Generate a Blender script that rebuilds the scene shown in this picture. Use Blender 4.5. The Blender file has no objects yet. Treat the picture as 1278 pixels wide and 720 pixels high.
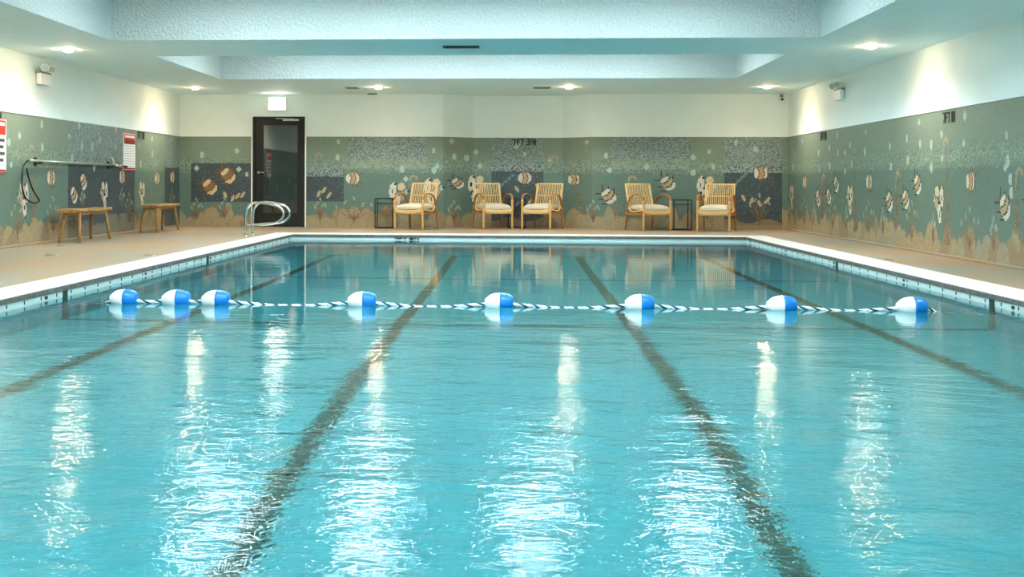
import bpy, bmesh, math, random
import numpy as np
from mathutils import Vector, Matrix
random.seed(7); RNG = np.random.default_rng(11)
S = bpy.context.scene; C = S.collection; PI = math.pi
# ---------------------------------------------------------------- helpers
def lin(c):
    return tuple((v/12.92 if v <= .04045 else ((v+.055)/1.055)**2.4) for v in [x/255. for x in c])
def mat(name, rgb=(200,200,200), rough=.5, metal=0., noise=0., nscale=8., bump=0., bscale=30., spec=None, emit=None, estr=0., ior=None, coat=0.):
    m = bpy.data.materials.new(name); m.use_nodes = True
    nt = m.node_tree; b = nt.nodes['Principled BSDF']
    c = lin(rgb)+(1,)
    b.inputs['Base Color'].default_value = c; b.inputs['Roughness'].default_value = rough; b.inputs['Metallic'].default_value = metal
    if ior: b.inputs['IOR'].default_value = ior
    if coat: b.inputs['Coat Weight'].default_value = coat; b.inputs['Coat Roughness'].default_value = .1
    tc = nt.nodes.new('ShaderNodeTexCoord')
    if noise > 0:
        n = nt.nodes.new('ShaderNodeTexNoise'); n.inputs['Scale'].default_value = nscale; n.inputs['Detail'].default_value = 5
        nt.links.new(tc.outputs['Object'], n.inputs['Vector'])
        r = nt.nodes.new('ShaderNodeMapRange'); r.inputs['From Min'].default_value = .3; r.inputs['From Max'].default_value = .7
        r.inputs['To Min'].default_value = 1-noise; r.inputs['To Max'].default_value = 1+noise*.5
        nt.links.new(n.outputs['Fac'], r.inputs['Value'])
        mx = nt.nodes.new('ShaderNodeVectorMath'); mx.operation = 'SCALE'; mx.inputs[0].default_value = c[:3]
        nt.links.new(r.outputs['Result'], mx.inputs['Scale']); nt.links.new(mx.outputs['Vector'], b.inputs['Base Color'])
    if bump > 0:
        n2 = nt.nodes.new('ShaderNodeTexNoise'); n2.inputs['Scale'].default_value = bscale; n2.inputs['Detail'].default_value = 3
        nt.links.new(tc.outputs['Object'], n2.inputs['Vector'])
        bp = nt.nodes.new('ShaderNodeBump'); bp.inputs['Distance'].default_value = bump; bp.inputs['Strength'].default_value = 1
        nt.links.new(n2.outputs['Fac'], bp.inputs['Height']); nt.links.new(bp.outputs['Normal'], b.inputs['Normal'])
    if emit:
        b.inputs['Emission Color'].default_value = lin(emit)+(1,); b.inputs['Emission Strength'].default_value = estr
    return m
def obj(name, bm, m, parent=None, smooth=False):
    me = bpy.data.meshes.new(name)
    if isinstance(bm, bmesh.types.BMesh):
        bmesh.ops.recalc_face_normals(bm, faces=bm.faces)
        bm.to_mesh(me); bm.free()
    else:
        me.from_pydata(bm[0], [], bm[1])
    for x in (m if isinstance(m, (list, tuple)) else [m]): me.materials.append(x)
    if smooth:
        me.polygons.foreach_set('use_smooth', [True]*len(me.polygons))
    o = bpy.data.objects.new(name, me); C.objects.link(o)
    if parent: o.parent = parent
    return o
def tag(o, label, cat, group=None, kind=None):
    o['label'] = label; o['category'] = cat
    if group: o['group'] = group
    if kind: o['kind'] = kind
    return o
def thing(name, label, cat, loc=(0,0,0), rz=0., group=None):
    o = bpy.data.objects.new(name, None); C.objects.link(o); o.empty_display_size = .1
    o.location = loc; o.rotation_euler = (0,0,rz)
    return tag(o, label, cat, group)
def struct(o, label=None, cat=None):
    o['kind'] = 'structure'
    if label: o['label'] = label
    if cat: o['category'] = cat
    return o
def box(bm, x0,x1,y0,y1,z0,z1, bev=0., mi=0):
    vs = [bm.verts.new(p) for p in ((x0,y0,z0),(x1,y0,z0),(x1,y1,z0),(x0,y1,z0),(x0,y0,z1),(x1,y0,z1),(x1,y1,z1),(x0,y1,z1))]
    fs = [bm.faces.new([vs[i] for i in f]) for f in ((0,3,2,1),(4,5,6,7),(0,1,5,4),(1,2,6,5),(2,3,7,6),(3,0,4,7))]
    for f in fs: f.material_index = mi
    if bev > 0:
        es = list({e for f in fs for e in f.edges})
        bmesh.ops.bevel(bm, geom=es, offset=bev, segments=2, affect='EDGES', profile=.5)
    return fs
def frames(pts):
    pts = [Vector(p) for p in pts]; n = len(pts); out = []
    up = None
    for i in range(n):
        t = (pts[min(i+1,n-1)]-pts[max(i-1,0)]).normalized()
        if up is None:
            up = Vector((0,0,1)) if abs(t.z) < .9 else Vector((1,0,0))
        a = (up - t*up.dot(t)).normalized(); b = t.cross(a); up = a
        out.append((pts[i], a, b))
    return out
def tube(bm, pts, r, seg=10, r2=None, cap=True, mi=0):
    fr = frames(pts); n = len(fr); rings = []
    for i,(p,a,b) in enumerate(fr):
        rr = r(i/(n-1)) if callable(r) else r
        rb = (r2(i/(n-1)) if callable(r2) else r2) if r2 else rr
        rings.append([bm.verts.new(p+a*math.cos(2*PI*k/seg)*rr+b*math.sin(2*PI*k/seg)*rb) for k in range(seg)])
    for i in range(n-1):
        for k in range(seg):
            f = bm.faces.new((rings[i][k],rings[i][(k+1)%seg],rings[i+1][(k+1)%seg],rings[i+1][k])); f.material_index = mi; f.smooth = True
    if cap:
        bm.faces.new(rings[0][::-1]).material_index = mi; bm.faces.new(rings[-1]).material_index = mi
def lathe(bm, prof, seg=28, axis='Z', org=(0,0,0), mi=0):
    rings = []
    for (r,h) in prof:
        ring = []
        for k in range(seg):
            a = 2*PI*k/seg; u, v = r*math.cos(a), r*math.sin(a)
            p = {'Z':(u,v,h),'X':(h,u,v),'Y':(u,h,v)}[axis]
            ring.append(bm.verts.new((p[0]+org[0],p[1]+org[1],p[2]+org[2])))
        rings.append(ring)
    for i in range(len(rings)-1):
        for k in range(seg):
            f = bm.faces.new((rings[i][k],rings[i][(k+1)%seg],rings[i+1][(k+1)%seg],rings[i+1][k])); f.smooth = True; f.material_index = mi
    bm.faces.new(rings[0][::-1]).material_index = mi; bm.faces.new(rings[-1]).material_index = mi
def arc_path(pts, n=6):
    """Catmull-Rom through points"""
    P = [Vector(p) for p in pts]; P = [P[0]*2-P[1]]+P+[P[-1]*2-P[-2]]; out = []
    for i in range(1,len(P)-2):
        for k in range(n):
            t = k/n; a,b,c,d = P[i-1:i+3]
            out.append(.5*((2*b)+(c-a)*t+(2*a-5*b+4*c-d)*t*t+(3*b-a-3*c+d)*t**3))
    out.append(P[-2]); return out
def dup(root, loc, rz, label):
    r = root.copy(); C.objects.link(r); r.location = loc; r.rotation_euler = (0,0,rz); r['label'] = label
    for ch in list(root.children):
        c = ch.copy(); C.objects.link(c); c.parent = r
        for g in ch.children:
            d = g.copy(); C.objects.link(d); d.parent = c
    return r
NB = lambda: bmesh.new()

# ---------------------------------------------------------------- dimensions (metres; deck top z=0, x right, y into the room)
XL, XR, YB, YN, H = -6.6, 5.13, 21.64, -2.6, 2.586
MT = 1.76                       # top of the mosaic
PX, PYN, PYF = 3.75, 1.6, 18.6    # pool half width, near and far ends
CO, CF = 4.13, 19.05            # outer edge of the coping
WZ = -.09                       # water level
RX0,RX1,RX2,RX3,RYB = -1.43,-.87,.89,1.45,22.1   # canted bay in the back wall
DX0, DX1, DH = -5.16, -4.12, 2.15

# ---------------------------------------------------------------- materials
M = {}
M['plaster'] = mat('white_wall_paint', (224,236,234), .6, noise=.03, nscale=3)
M['popcorn'] = mat('textured_white_ceiling', (206,216,214), .8, noise=.15, nscale=40, bump=.035, bscale=30)
M['soffit'] = mat('painted_ceiling', (216,238,240), .7, noise=.03, nscale=6, bump=.002, bscale=60)
M['coping'] = mat('white_coping_tile', (238,236,230), .45, noise=.03, nscale=6)
M['nose'] = mat('grey_stone_edge', (98,98,92), .7, noise=.5, nscale=25)
M['band'] = mat('pale_waterline_tile', (205,222,220), .3, noise=.06, nscale=5)
M['pool'] = mat('turquoise_pool_plaster', (62,164,174), .7, noise=.05, nscale=1.2)
M['lane'] = mat('dark_green_lane_tile', (0,66,50), .5, noise=.2, nscale=20)
M['ink'] = mat('dark_tile_mark', (24,34,34), .5)
M['black'] = mat('black_painted_metal', (9,13,14), .5)
M['steel'] = mat('polished_stainless_steel', (205,208,208), .18, 1.)
M['alu'] = mat('brushed_aluminium', (175,190,185), .3, .8)
M['oak'] = mat('golden_oak_wood', (205,158,92), .45, noise=.18, nscale=14)
M['oakd'] = mat('bent_brown_wood', (160,108,52), .4, noise=.2, nscale=14)
M['rattan'] = mat('pale_rattan', (228,194,132), .5, noise=.15, nscale=30)
M['cush'] = mat('cream_cushion_fabric', (204,194,172), .9, noise=.1, nscale=60, bump=.002, bscale=120)
M['bench'] = mat('rustic_bench_wood', (172,134,82), .55, noise=.35, nscale=12)
M['white'] = mat('white_plastic', (235,235,230), .4)
M['float_w'] = mat('white_float_plastic', (245,245,245), .35)
M['float_b'] = mat('blue_float_plastic', (6,122,212), .3)
M['rope_w'] = mat('white_rope', (232,238,236), .7)
M['rope_b'] = mat('navy_rope', (22,74,100), .7)
M['red'] = mat('red_sign_print', (208,52,30), .4)
M['dred'] = mat('dark_red_sign_print', (140,38,28), .4)
M['signw'] = mat('white_sign_face', (236,238,240), .4)
M['signt'] = mat('grey_sign_print', (120,130,140), .5)
M['signk'] = mat('dark_sign_print', (60,62,66), .5)
M['vent'] = mat('dark_teal_vent', (30,62,66), .5)
M['ventg'] = mat('grey_vent', (120,130,125), .5)
M['frame'] = mat('white_door_casing', (232,232,226), .4)
M['lens'] = mat('warm_downlight_lens', (255,250,235), .4, emit=(255,221,180), estr=230.)
M['panel'] = mat('cool_white_light_panel', (255,255,255), .4, emit=(232,250,255), estr=29.)
M['exit'] = mat('lit_sign_face', (255,255,250), .4, emit=(255,250,228), estr=9.)

# deck: tan stone with patches of grey wear
def deck_mat():
    m = mat('tan_deck_tile', (205,178,140), .5); nt = m.node_tree; b = nt.nodes['Principled BSDF']
    tc = nt.nodes.new('ShaderNodeTexCoord')
    n = nt.nodes.new('ShaderNodeTexNoise'); n.inputs['Scale'].default_value = .9; n.inputs['Detail'].default_value = 6
    n2 = nt.nodes.new('ShaderNodeTexNoise'); n2.inputs['Scale'].default_value = 40
    nt.links.new(tc.outputs['Object'], n.inputs['Vector']); nt.links.new(tc.outputs['Object'], n2.inputs['Vector'])
    r = nt.nodes.new('ShaderNodeValToRGB'); r.color_ramp.elements[0].position = .38; r.color_ramp.elements[1].position = .62
    r.color_ramp.elements[0].color = lin((164,134,102))+(1,); r.color_ramp.elements[1].color = lin((150,144,128))+(1,)
    nt.links.new(n.outputs['Fac'], r.inputs['Fac'])
    mr = nt.nodes.new('ShaderNodeMapRange'); mr.inputs['To Min'].default_value = .85; mr.inputs['To Max'].default_value = 1.12
    nt.links.new(n2.outputs['Fac'], mr.inputs['Value'])
    v = nt.nodes.new('ShaderNodeVectorMath'); v.operation = 'SCALE'
    nt.links.new(r.outputs['Color'], v.inputs[0]); nt.links.new(mr.outputs['Result'], v.inputs['Scale'])
    nt.links.new(v.outputs['Vector'], b.inputs['Base Color'])
    return m
M['deck'] = deck_mat()

def mosaic_mat():
    m = bpy.data.materials.new('glass_mosaic'); m.use_nodes = True; nt = m.node_tree; b = nt.nodes['Principled BSDF']
    b.inputs['Roughness'].default_value = .38
    a = nt.nodes.new('ShaderNodeAttribute'); a.attribute_name = 'tile'
    uv = nt.nodes.new('ShaderNodeUVMap'); uv.uv_map = 'tiles'
    sep = nt.nodes.new('ShaderNodeSeparateXYZ'); nt.links.new(uv.outputs['UV'], sep.inputs[0])
    g = []
    for k in ('X','Y'):
        f = nt.nodes.new('ShaderNodeMath'); f.operation = 'FRACT'; nt.links.new(sep.outputs[k], f.inputs[0])
        s = nt.nodes.new('ShaderNodeMath'); s.operation = 'GREATER_THAN'; s.inputs[1].default_value = .09; nt.links.new(f.outputs[0], s.inputs[0]); g.append(s)
    mn = nt.nodes.new('ShaderNodeMath'); mn.operation = 'MINIMUM'; nt.links.new(g[0].outputs[0], mn.inputs[0]); nt.links.new(g[1].outputs[0], mn.inputs[1])
    mr = nt.nodes.new('ShaderNodeMapRange'); mr.inputs['To Min'].default_value = .72; nt.links.new(mn.outputs[0], mr.inputs['Value'])
    v = nt.nodes.new('ShaderNodeVectorMath'); v.operation = 'SCALE'
    nt.links.new(a.outputs['Color'], v.inputs[0]); nt.links.new(mr.outputs['Result'], v.inputs['Scale'])
    nt.links.new(v.outputs['Vector'], b.inputs['Base Color'])
    return m
M['mosaic'] = mosaic_mat()

def water_mat():
    m = bpy.data.materials.new('pool_water'); m.use_nodes = True; nt = m.node_tree; nt.nodes.clear()
    out = nt.nodes.new('ShaderNodeOutputMaterial'); g = nt.nodes.new('ShaderNodeBsdfGlass')
    g.inputs['IOR'].default_value = 1.333; g.inputs['Roughness'].default_value = 0.0; g.inputs['Color'].default_value = (.97,1,1,1)
    tc = nt.nodes.new('ShaderNodeTexCoord')
    sep = nt.nodes.new('ShaderNodeSeparateXYZ'); nt.links.new(tc.outputs['Object'], sep.inputs[0])
    amp = nt.nodes.new('ShaderNodeMapRange'); amp.inputs['From Min'].default_value = 9.; amp.inputs['From Max'].default_value = 3.2
    amp.inputs['To Min'].default_value = .09; amp.inputs['To Max'].default_value = 1.; amp.interpolation_type = 'SMOOTHSTEP'
    nt.links.new(sep.outputs['Y'], amp.inputs['Value'])
    hs = []
    for sc, st, a, d in ((1.5,(.7,1.3,1),.022,2.0),(5.5,(.6,1.25,1),.0075,2.5),(20.,(.7,1.1,1),.0034,3.0),(55.,(.8,1.1,1),.0011,2.0)):
        mp = nt.nodes.new('ShaderNodeMapping'); mp.inputs['Scale'].default_value = st; mp.inputs['Rotation'].default_value = (0,0,.25*sc%1)
        nt.links.new(tc.outputs['Object'], mp.inputs['Vector'])
        n = nt.nodes.new('ShaderNodeTexNoise'); n.inputs['Scale'].default_value = sc; n.inputs['Detail'].default_value = d; n.inputs['Distortion'].default_value = .6
        nt.links.new(mp.outputs[0], n.inputs['Vector'])
        k = nt.nodes.new('ShaderNodeMath'); k.operation = 'MULTIPLY'; k.inputs[1].default_value = a; nt.links.new(n.outputs['Fac'], k.inputs[0]); hs.append(k)
    s1 = nt.nodes.new('ShaderNodeMath'); nt.links.new(hs[0].outputs[0], s1.inputs[0]); nt.links.new(hs[1].outputs[0], s1.inputs[1])
    s0 = nt.nodes.new('ShaderNodeMath'); nt.links.new(hs[2].outputs[0], s0.inputs[0]); nt.links.new(hs[3].outputs[0], s0.inputs[1])
    s2 = nt.nodes.new('ShaderNodeMath'); nt.links.new(s1.outputs[0], s2.inputs[0]); nt.links.new(s0.outputs[0], s2.inputs[1])
    s3 = nt.nodes.new('ShaderNodeMath'); s3.operation = 'MULTIPLY'; nt.links.new(s2.outputs[0], s3.inputs[0]); nt.links.new(amp.outputs[0], s3.inputs[1])
    b = nt.nodes.new('ShaderNodeBump'); b.inputs['Distance'].default_value = 1.; b.inputs['Strength'].default_value = 1.
    nt.links.new(s3.outputs[0], b.inputs['Height']); nt.links.new(b.outputs['Normal'], g.inputs['Normal'])
    nt.links.new(g.outputs[0], out.inputs['Surface'])
    ab = nt.nodes.new('ShaderNodeVolumeAbsorption'); ab.inputs['Color'].default_value = (.12,.86,.94,1); ab.inputs['Density'].default_value = WATER_ABS
    if WATER_ABS > 0: nt.links.new(ab.outputs[0], out.inputs['Volume'])
    return m
WATER_ABS = .11
M['water'] = water_mat()

# ---------------------------------------------------------------- mosaic canvas
T = .02; NZ = int(round(MT/T))
COL = {k: np.array(lin(v)) for k, v in dict(up=(130,148,132), up2=(148,166,148), low=(104,130,118), low2=(94,122,116), sand=(176,156,120), sand2=(156,134,100),
     rock=(164,158,132), dark=(70,84,90), dark2=(60,72,74), spl=(158,174,172), spd=(98,116,120), pale=(216,212,196), tan=(186,158,122), brown=(132,88,56),
     black=(42,46,44), bub=(176,198,182), kelp=(132,118,90), coral=(124,92,66), cream=(216,194,152), slate=(104,134,136)).items()}
class Canvas:
    def __init__(s, length):
        s.n = int(math.ceil(length/T-.01)); s.L = length
        s.a = (np.arange(s.n)+.5)*T; s.v = (np.arange(NZ)+.5)*T
        s.A, s.V = np.meshgrid(s.a, s.v)           # rows: height
        s.c = np.zeros((NZ, s.n, 3))
        s.rn = RNG.random((NZ, s.n))
    def put(s, mask, key, alpha=1.):
        s.c[mask] = s.c[mask]*(1-alpha)+COL[key]*alpha
    def base(s, seed=0):
        V, r = s.V, s.rn
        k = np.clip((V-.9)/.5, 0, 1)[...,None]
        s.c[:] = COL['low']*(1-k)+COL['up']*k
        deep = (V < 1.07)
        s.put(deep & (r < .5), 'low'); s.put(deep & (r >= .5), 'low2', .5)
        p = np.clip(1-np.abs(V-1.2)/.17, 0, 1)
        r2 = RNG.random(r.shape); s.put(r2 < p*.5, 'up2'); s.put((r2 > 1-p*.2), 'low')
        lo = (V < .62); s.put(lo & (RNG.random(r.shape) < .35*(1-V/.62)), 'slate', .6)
    def sand(s, seed=0):
        rg = np.random.default_rng(seed)
        m = s.V < .15+(RNG.random(s.V.shape)-.5)*.04; s.put(m, 'sand2')
        lumps = []; x = -.1
        while x < s.L+.1:
            lumps.append((x, rg.uniform(.10,.22), rg.uniform(.17,.42), rg.integers(0,5))); x += rg.uniform(.10,.24)
        rg.shuffle(lumps)
        for (x, w, h, kd) in sorted(lumps, key=lambda q: -q[2]):
            top = np.clip(1-(np.abs(s.a-x)/w)**2.2, 0, 1)**.5*h; top[np.abs(s.a-x) >= w] = -1
            jit = top[None]+(RNG.random(s.V.shape)-.5)*.035
            m = s.V < jit; s.put(m, ('sand','sand','rock','sand2','sand')[int(kd)])
            s.put(m & (s.V > jit-.022) & (s.rn < .6), 'sand2', .8)
            s.put(m & (np.abs(s.A-x) > w*.86), 'coral', .28)
        low = s.V < .46; r = RNG.random(s.V.shape); base = (np.abs(s.c-COL['low']).sum(-1) > .16) & (s.V < .44)
        s.put(base & (r < .25), 'sand2', .45); s.put(base & (r > .78), 'rock', .5); s.put(base & (r > .965), 'coral', .4)
    def panel(s, a0, a1, v0, v1, vs=None, key='dark'):
        m = (s.A > a0) & (s.A < a1) & (s.V > v0) & (s.V < v1)
        r = RNG.random(s.V.shape)
        if vs is None or vs > v0:
            d = m & (s.V < (vs if vs else 9)); s.put(d, key); s.put(d & (r < .4), 'dark2', .6); s.put(d & (r > .93), 'slate', .5)
        if vs is not None:
            u = m & (s.V >= vs); s.put(u, 'spl', .8)
            q = np.where(s.V < vs+.1, .30, .5) if vs > v0 else .5
            s.put(u & (r < q), 'spd', .8); s.put(u & (r > .86), 'up', .7)
            if vs > v0: s.put(u & (s.V < vs+.12) & (r < .32), key)
    def ell(s, a, v, ra, rv, key, rot=0., alpha=1.):
        x, y = s.A-a, s.V-v; c, n = math.cos(rot), math.sin(rot)
        s.put(((x*c+y*n)/ra)**2+((-x*n+y*c)/rv)**2 < 1, key, alpha)
    def line(s, a0, v0, a1, v1, w, key, alpha=1.):
        x, y = s.A-a0, s.V-v0; dx, dy = a1-a0, v1-v0; L2 = dx*dx+dy*dy+1e-9
        t = np.clip((x*dx+y*dy)/L2, 0, 1)
        s.put((x-t*dx)**2+(y-t*dy)**2 < (w/2)**2, key, alpha)
    def bubble(s, a, v, r=None):
        r = r or random.choice((.038,.044,.050)); s.ell(a, v, r, r*1.25, 'bub')
    def fishA(s, a, v, k=1., warm=False):  # warm: warm lamp light painted into the fish as cream and brown tones
        k *= .86
        for (da,dv,h) in ((-.13,.06,.17),(-.01,.09,.10),(.09,.05,.10)): s.line(a+da*k, v+dv*k, a+da*k, v+(dv+h)*k, .022, 'black' if not warm else 'brown')
        for (da,dv,l) in ((-.12,.06,.15),(-.10,-.06,.10),(-.03,-.15,.10)): s.line(a+da*k, v+dv*k, a+(da-l)*k, v+dv*k, .022, 'black' if not warm else 'brown')
        s.ell(a-.13*k, v+.08*k, .05*k, .05*k, 'brown')
        X, Y = (s.A-a)/k, (s.V-v)/k; t = X*.64-Y*.77; n = X*.77+Y*.64
        body = (np.abs(n) < .118-np.clip(np.abs(t)-.08,0,1)*.9) & (np.abs(t) < .145)
        tt = t+np.abs(n)*.35-.02
        p_ = 'cream' if warm else 'pale'; s.put(body & (tt <= -.06), p_); s.put(body & (tt > -.06) & (tt <= .05), 'tan'); s.put(body & (tt > .05), p_)
        if warm: s.put(body & (tt > -.045) & (tt <= .04), 'brown', .8)
        for q in (-.06,.05): s.put(body & (np.abs(tt-q) < .013), 'black' if not warm else 'coral')
    def fishB(s, a, v, k=1., flip=1):
        k *= .88
        for d in (-1,1):
            for o in (-.05,.05): s.line(a+o*k*flip, v+d*.09*k, a+(o+.07*flip)*k, v+d*.18*k, .022, 'coral')
        s.line(a+.10*k*flip, v, a+.2*k*flip, v+.12*k, .025, 'coral'); s.line(a+.10*k*flip, v, a+.2*k*flip, v-.12*k, .025, 'coral'); s.ell(a+.13*flip*k, v, .03, .06*k, 'coral')
        X, Y = (s.A-a)/k*flip, (s.V-v)/k
        body = (np.abs(X/.135)**2.4+np.abs(Y/.12)**2.4 < 1)
        s.put(body, 'pale'); tt = X+np.abs(Y)*.35
        s.put(body & (np.abs(tt-.03) < .045), 'tan')
        for q in (-.02,.08): s.put(body & (np.abs(tt-q) < .013), 'brown')
    def fishC(s, a, v, k=1., f=1):
        k *= .9
        e = lambda x,y,rx,ry,key,rot=0: s.ell(a+x*k*f, v+y*k, rx*k, ry*k, key, rot)
        e(-.02,.05,.08,.07,'slate'); e(-.06,.13,.07,.075,'cream',.6*f); e(-.07,-.05,.06,.09,'tan',.3*f); e(-.16,.03,.035,.05,'bub')
        e(.10,.06,.065,.15,'pale',.12*f); e(.105,.04,.018,.045,'black')
        e(.03,-.16,.065,.15,'pale',.12*f); e(.035,-.17,.018,.045,'black')
        e(.02,-.02,.05,.02,'black'); e(-.19,.04,.02,.02,'black'); e(.05,.18,.03,.02,'black'); e(.09,-.10,.02,.03,'black'); e(.06,-.31,.02,.02,'black')
    def coral(s, a, v, h=.38, w=.22):
        s.line(a, v, a, v+h*.25, .035, 'coral', .7)
        for i in range(7):
            t = (i-3)/3.; x = a+t*w; y = v+h*(1-.4*t*t)
            mx, my = a+t*w*.55, v+h*(.38+.1*(i%2))
            s.line(a+t*.02, v+h*.12, mx, my, .024, 'coral', .65); s.line(mx, my, x, y, .018, 'kelp', .6)
            s.line(mx, my, mx+.05*(1 if i%2 else -1), my+h*.3, .018, 'kelp', .5)
        for i in range(5):
            t = (i-2)/2.2; s.ell(a+t*w, v+h*(1.02-.25*abs(t))+.04*((i*7)%3-1), .018, .045, 'bub', .4*(-1)**i, .6)
    def kelp(s, a, v, h=.8, w=.09):
        for i in range(3):
            pa, pv = a+(i-1)*w*.4, v
            for q in range(9):
                na = a+(i-1)*w*(.5+.5*math.sin(q*1.3+i))+.03*math.sin(q*.9); nv = v+h*(q+1)/9*(1-.15*abs(i-1))
                s.line(pa, pv, na, nv, .035 if q < 5 else .025, 'kelp' if (q+i) % 2 else 'coral', .55 if q > 3 else .8); pa, pv = na, nv
    def hook(s, a, v):
        for q in range(7):
            t = q/6*PI; s.ell(a+.06*math.cos(t), v+.05*math.sin(t), .025, .025, 'up2' if q > 4 else 'tan', 0, .7)
        s.line(a-.06, v, a-.08, v-.16, .03, 'tan', .6)
    def finish(s):
        s.c *= (1+(RNG.random(s.rn.shape)-.5)*.16)[...,None]; s.c = np.clip(s.c*.84, 0, 1)
def mosaic_mesh(name, cv, pos, parent, skip=None):
    """pos(i) -> (x,y) of grid column i ; one quad per tile"""
    n = cv.n; P = np.array([pos(i*T) for i in range(n+1)])
    vz = np.arange(NZ+1)*T; vz[-1] = MT
    co = np.zeros((NZ+1, n+1, 3)); co[...,0] = P[:,0]; co[...,1] = P[:,1]; co[...,2] = vz[:,None]
    cols = [j for j in range(n) if not (skip and skip((j+.5)*T))]
    J, I = np.meshgrid(np.array(cols), np.arange(NZ)); J = J.ravel(); I = I.ravel(); w = n+1
    F = np.stack([I*w+J, I*w+J+1, (I+1)*w+J+1, (I+1)*w+J], 1)
    me = bpy.data.meshes.new(name); me.vertices.add((NZ+1)*w); me.vertices.foreach_set('co', co.ravel())
    me.loops.add(F.size); me.loops.foreach_set('vertex_index', F.ravel())
    me.polygons.add(len(F)); me.polygons.foreach_set('loop_start', np.arange(len(F))*4)
    me.update(calc_edges=True)
    col = np.ones((len(F), 4, 4)); col[...,:3] = cv.c[I, J][:,None,:]
    a = me.attributes.new('tile', 'FLOAT_COLOR', 'CORNER'); a.data.foreach_set('color', col.ravel())
    uv = me.uv_layers.new(name='tiles'); q = np.array([[0,0],[1,0],[1,1],[0,1]], float)
    U = np.stack([J, I], 1)[:,None,:]+q[None]*.9999; uv.data.foreach_set('uv', U.ravel())
    me.materials.append(M['mosaic'])
    o = bpy.data.objects.new(name, me); C.objects.link(o); o.parent = parent; return o

# ---------------------------------------------------------------- room shell
b = NB()   # floor as a ring around the pool
for x0,x1,y0,y1 in ((XL-.2,-CO,YN-.2,RYB+.3),(CO,XR+.2,YN-.2,RYB+.3),(-CO,CO,YN-.2,PYN-.4),(-CO,CO,CF,RYB+.3)): box(b,x0,x1,y0,y1,-.25,0)
struct(obj('floor', b, M['deck']), 'tan tiled deck around the pool', 'floor')
# ceiling: soffit grid with deep square coffers
COF = [(-.05,3.3),(5.0,8.35),(10.05,13.4),(15.1,18.45)]; CX0, CX1, CD = -4.95, 3.55, .62
b = NB()
ys = [YN-.2]+[v for c in COF for v in c]+[RYB+.3]
box(b, XL-.2, CX0, ys[0], ys[-1], H, H+CD+.1); box(b, CX1, XR+.2, ys[0], ys[-1], H, H+CD+.1)
for i in range(0, len(ys), 2): box(b, CX0, CX1, ys[i], ys[i+1], H, H+CD+.1)
box(b, XL-.2, XR+.2, ys[0], ys[-1], H+CD+.1, H+CD+.25)
for (y0,y1) in COF: box(b, CX0, CX1, y0, y1, H+CD, H+CD+.12, mi=1)
for f in b.faces:
    n = f.normal if f.normal.length else Vector((0,0,0)); f.normal_update()
    if abs(f.normal.z) < .5: f.material_index = 1
struct(obj('ceiling', b, [M['soffit'], M['popcorn']]), 'pale ceiling with deep rectangular coffers', 'ceiling')

def wall(name, boxes, label):
    b = NB()
    for q in boxes: box(b, *q)
    return struct(obj(name, b, M['plaster']), label, 'wall')
wl = wall('wall_left', [(XL-.2,XL-.008,YN,RYB,0,H)], 'left wall, white above and green sea mosaic below')
wr = wall('wall_right', [(XR+.008,XR+.2,YN,RYB,0,H)], 'right wall, white above and green sea mosaic below')
wn = wall('wall_front', [(XL-.2,XR+.2,YN-.2,YN,0,H)], 'wall behind the near end of the pool')
b = NB()
e = .008
box(b, XL-.2, DX0, YB+e, YB+.25, 0, H); box(b, DX1, RX0-.0, YB+e, YB+.25, 0, H); box(b, DX0, DX1, YB+e, YB+.25, DH, H); box(b, RX3, XR+.2, YB+e, YB+.25, 0, H)
box(b, RX1-.01, RX2+.01, RYB+e, RYB+.2, 0, H)
for (xa,ya,xb,yb) in ((RX0,YB+e,RX1,RYB+e),(RX2,RYB+e,RX3,YB+e)):
    pts = [(xa,ya),(xb,yb),(xb,yb+.2),(xa,ya+.2)]
    lo = [b.verts.new((p[0],p[1],0)) for p in pts]; hi = [b.verts.new((p[0],p[1],H)) for p in pts]
    b.faces.new(lo); b.faces.new(hi)
    for i in range(4): b.faces.new((lo[i],lo[(i+1)%4],hi[(i+1)%4],hi[i]))
wb = struct(obj('wall_back', b, M['plaster']), 'back wall with a shallow canted bay and sea mosaic', 'wall')

# mosaic murals ---------------------------------------------------
PER = 3.67
def y2a_right(y): return YB-y        # canvas runs left to right as seen from inside the room
cv = Canvas(YB-YN); cv.base(1)
A0 = lambda y: YB-y
for k in range(-1, 6):
    o = -k*PER+PER
    yk = lambda y: A0(y+o)
    cv.kelp(yk(13.75), .2, .95); cv.kelp(yk(11.88), .2, .8); cv.kelp(yk(15.54-PER*1), .2, .6)
cv.sand(3)
for k in range(-1, 6):
    o = -k*PER+PER
    yk = lambda y: A0(y+o)
    cv.coral(yk(13.08), .12, .42, .26); cv.coral(yk(12.44), .16, .3, .08); cv.coral(yk(14.95), .12, .46, .2); cv.coral(yk(14.2), .14, .3, .07)
    cv.kelp(yk(13.75), .15, .25)
    cv.fishA(yk(12.16), .62, 1.05); cv.fishA(yk(15.18), .66); cv.fishA(yk(14.74), .86); cv.fishA(yk(15.84-.003), .60)if k == 9 else None
    cv.fishB(yk(13.07), .9); cv.fishC(yk(14.02), .66); cv.hook(yk(13.8), 1.36); cv.hook(yk(15.5), .98)
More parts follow.
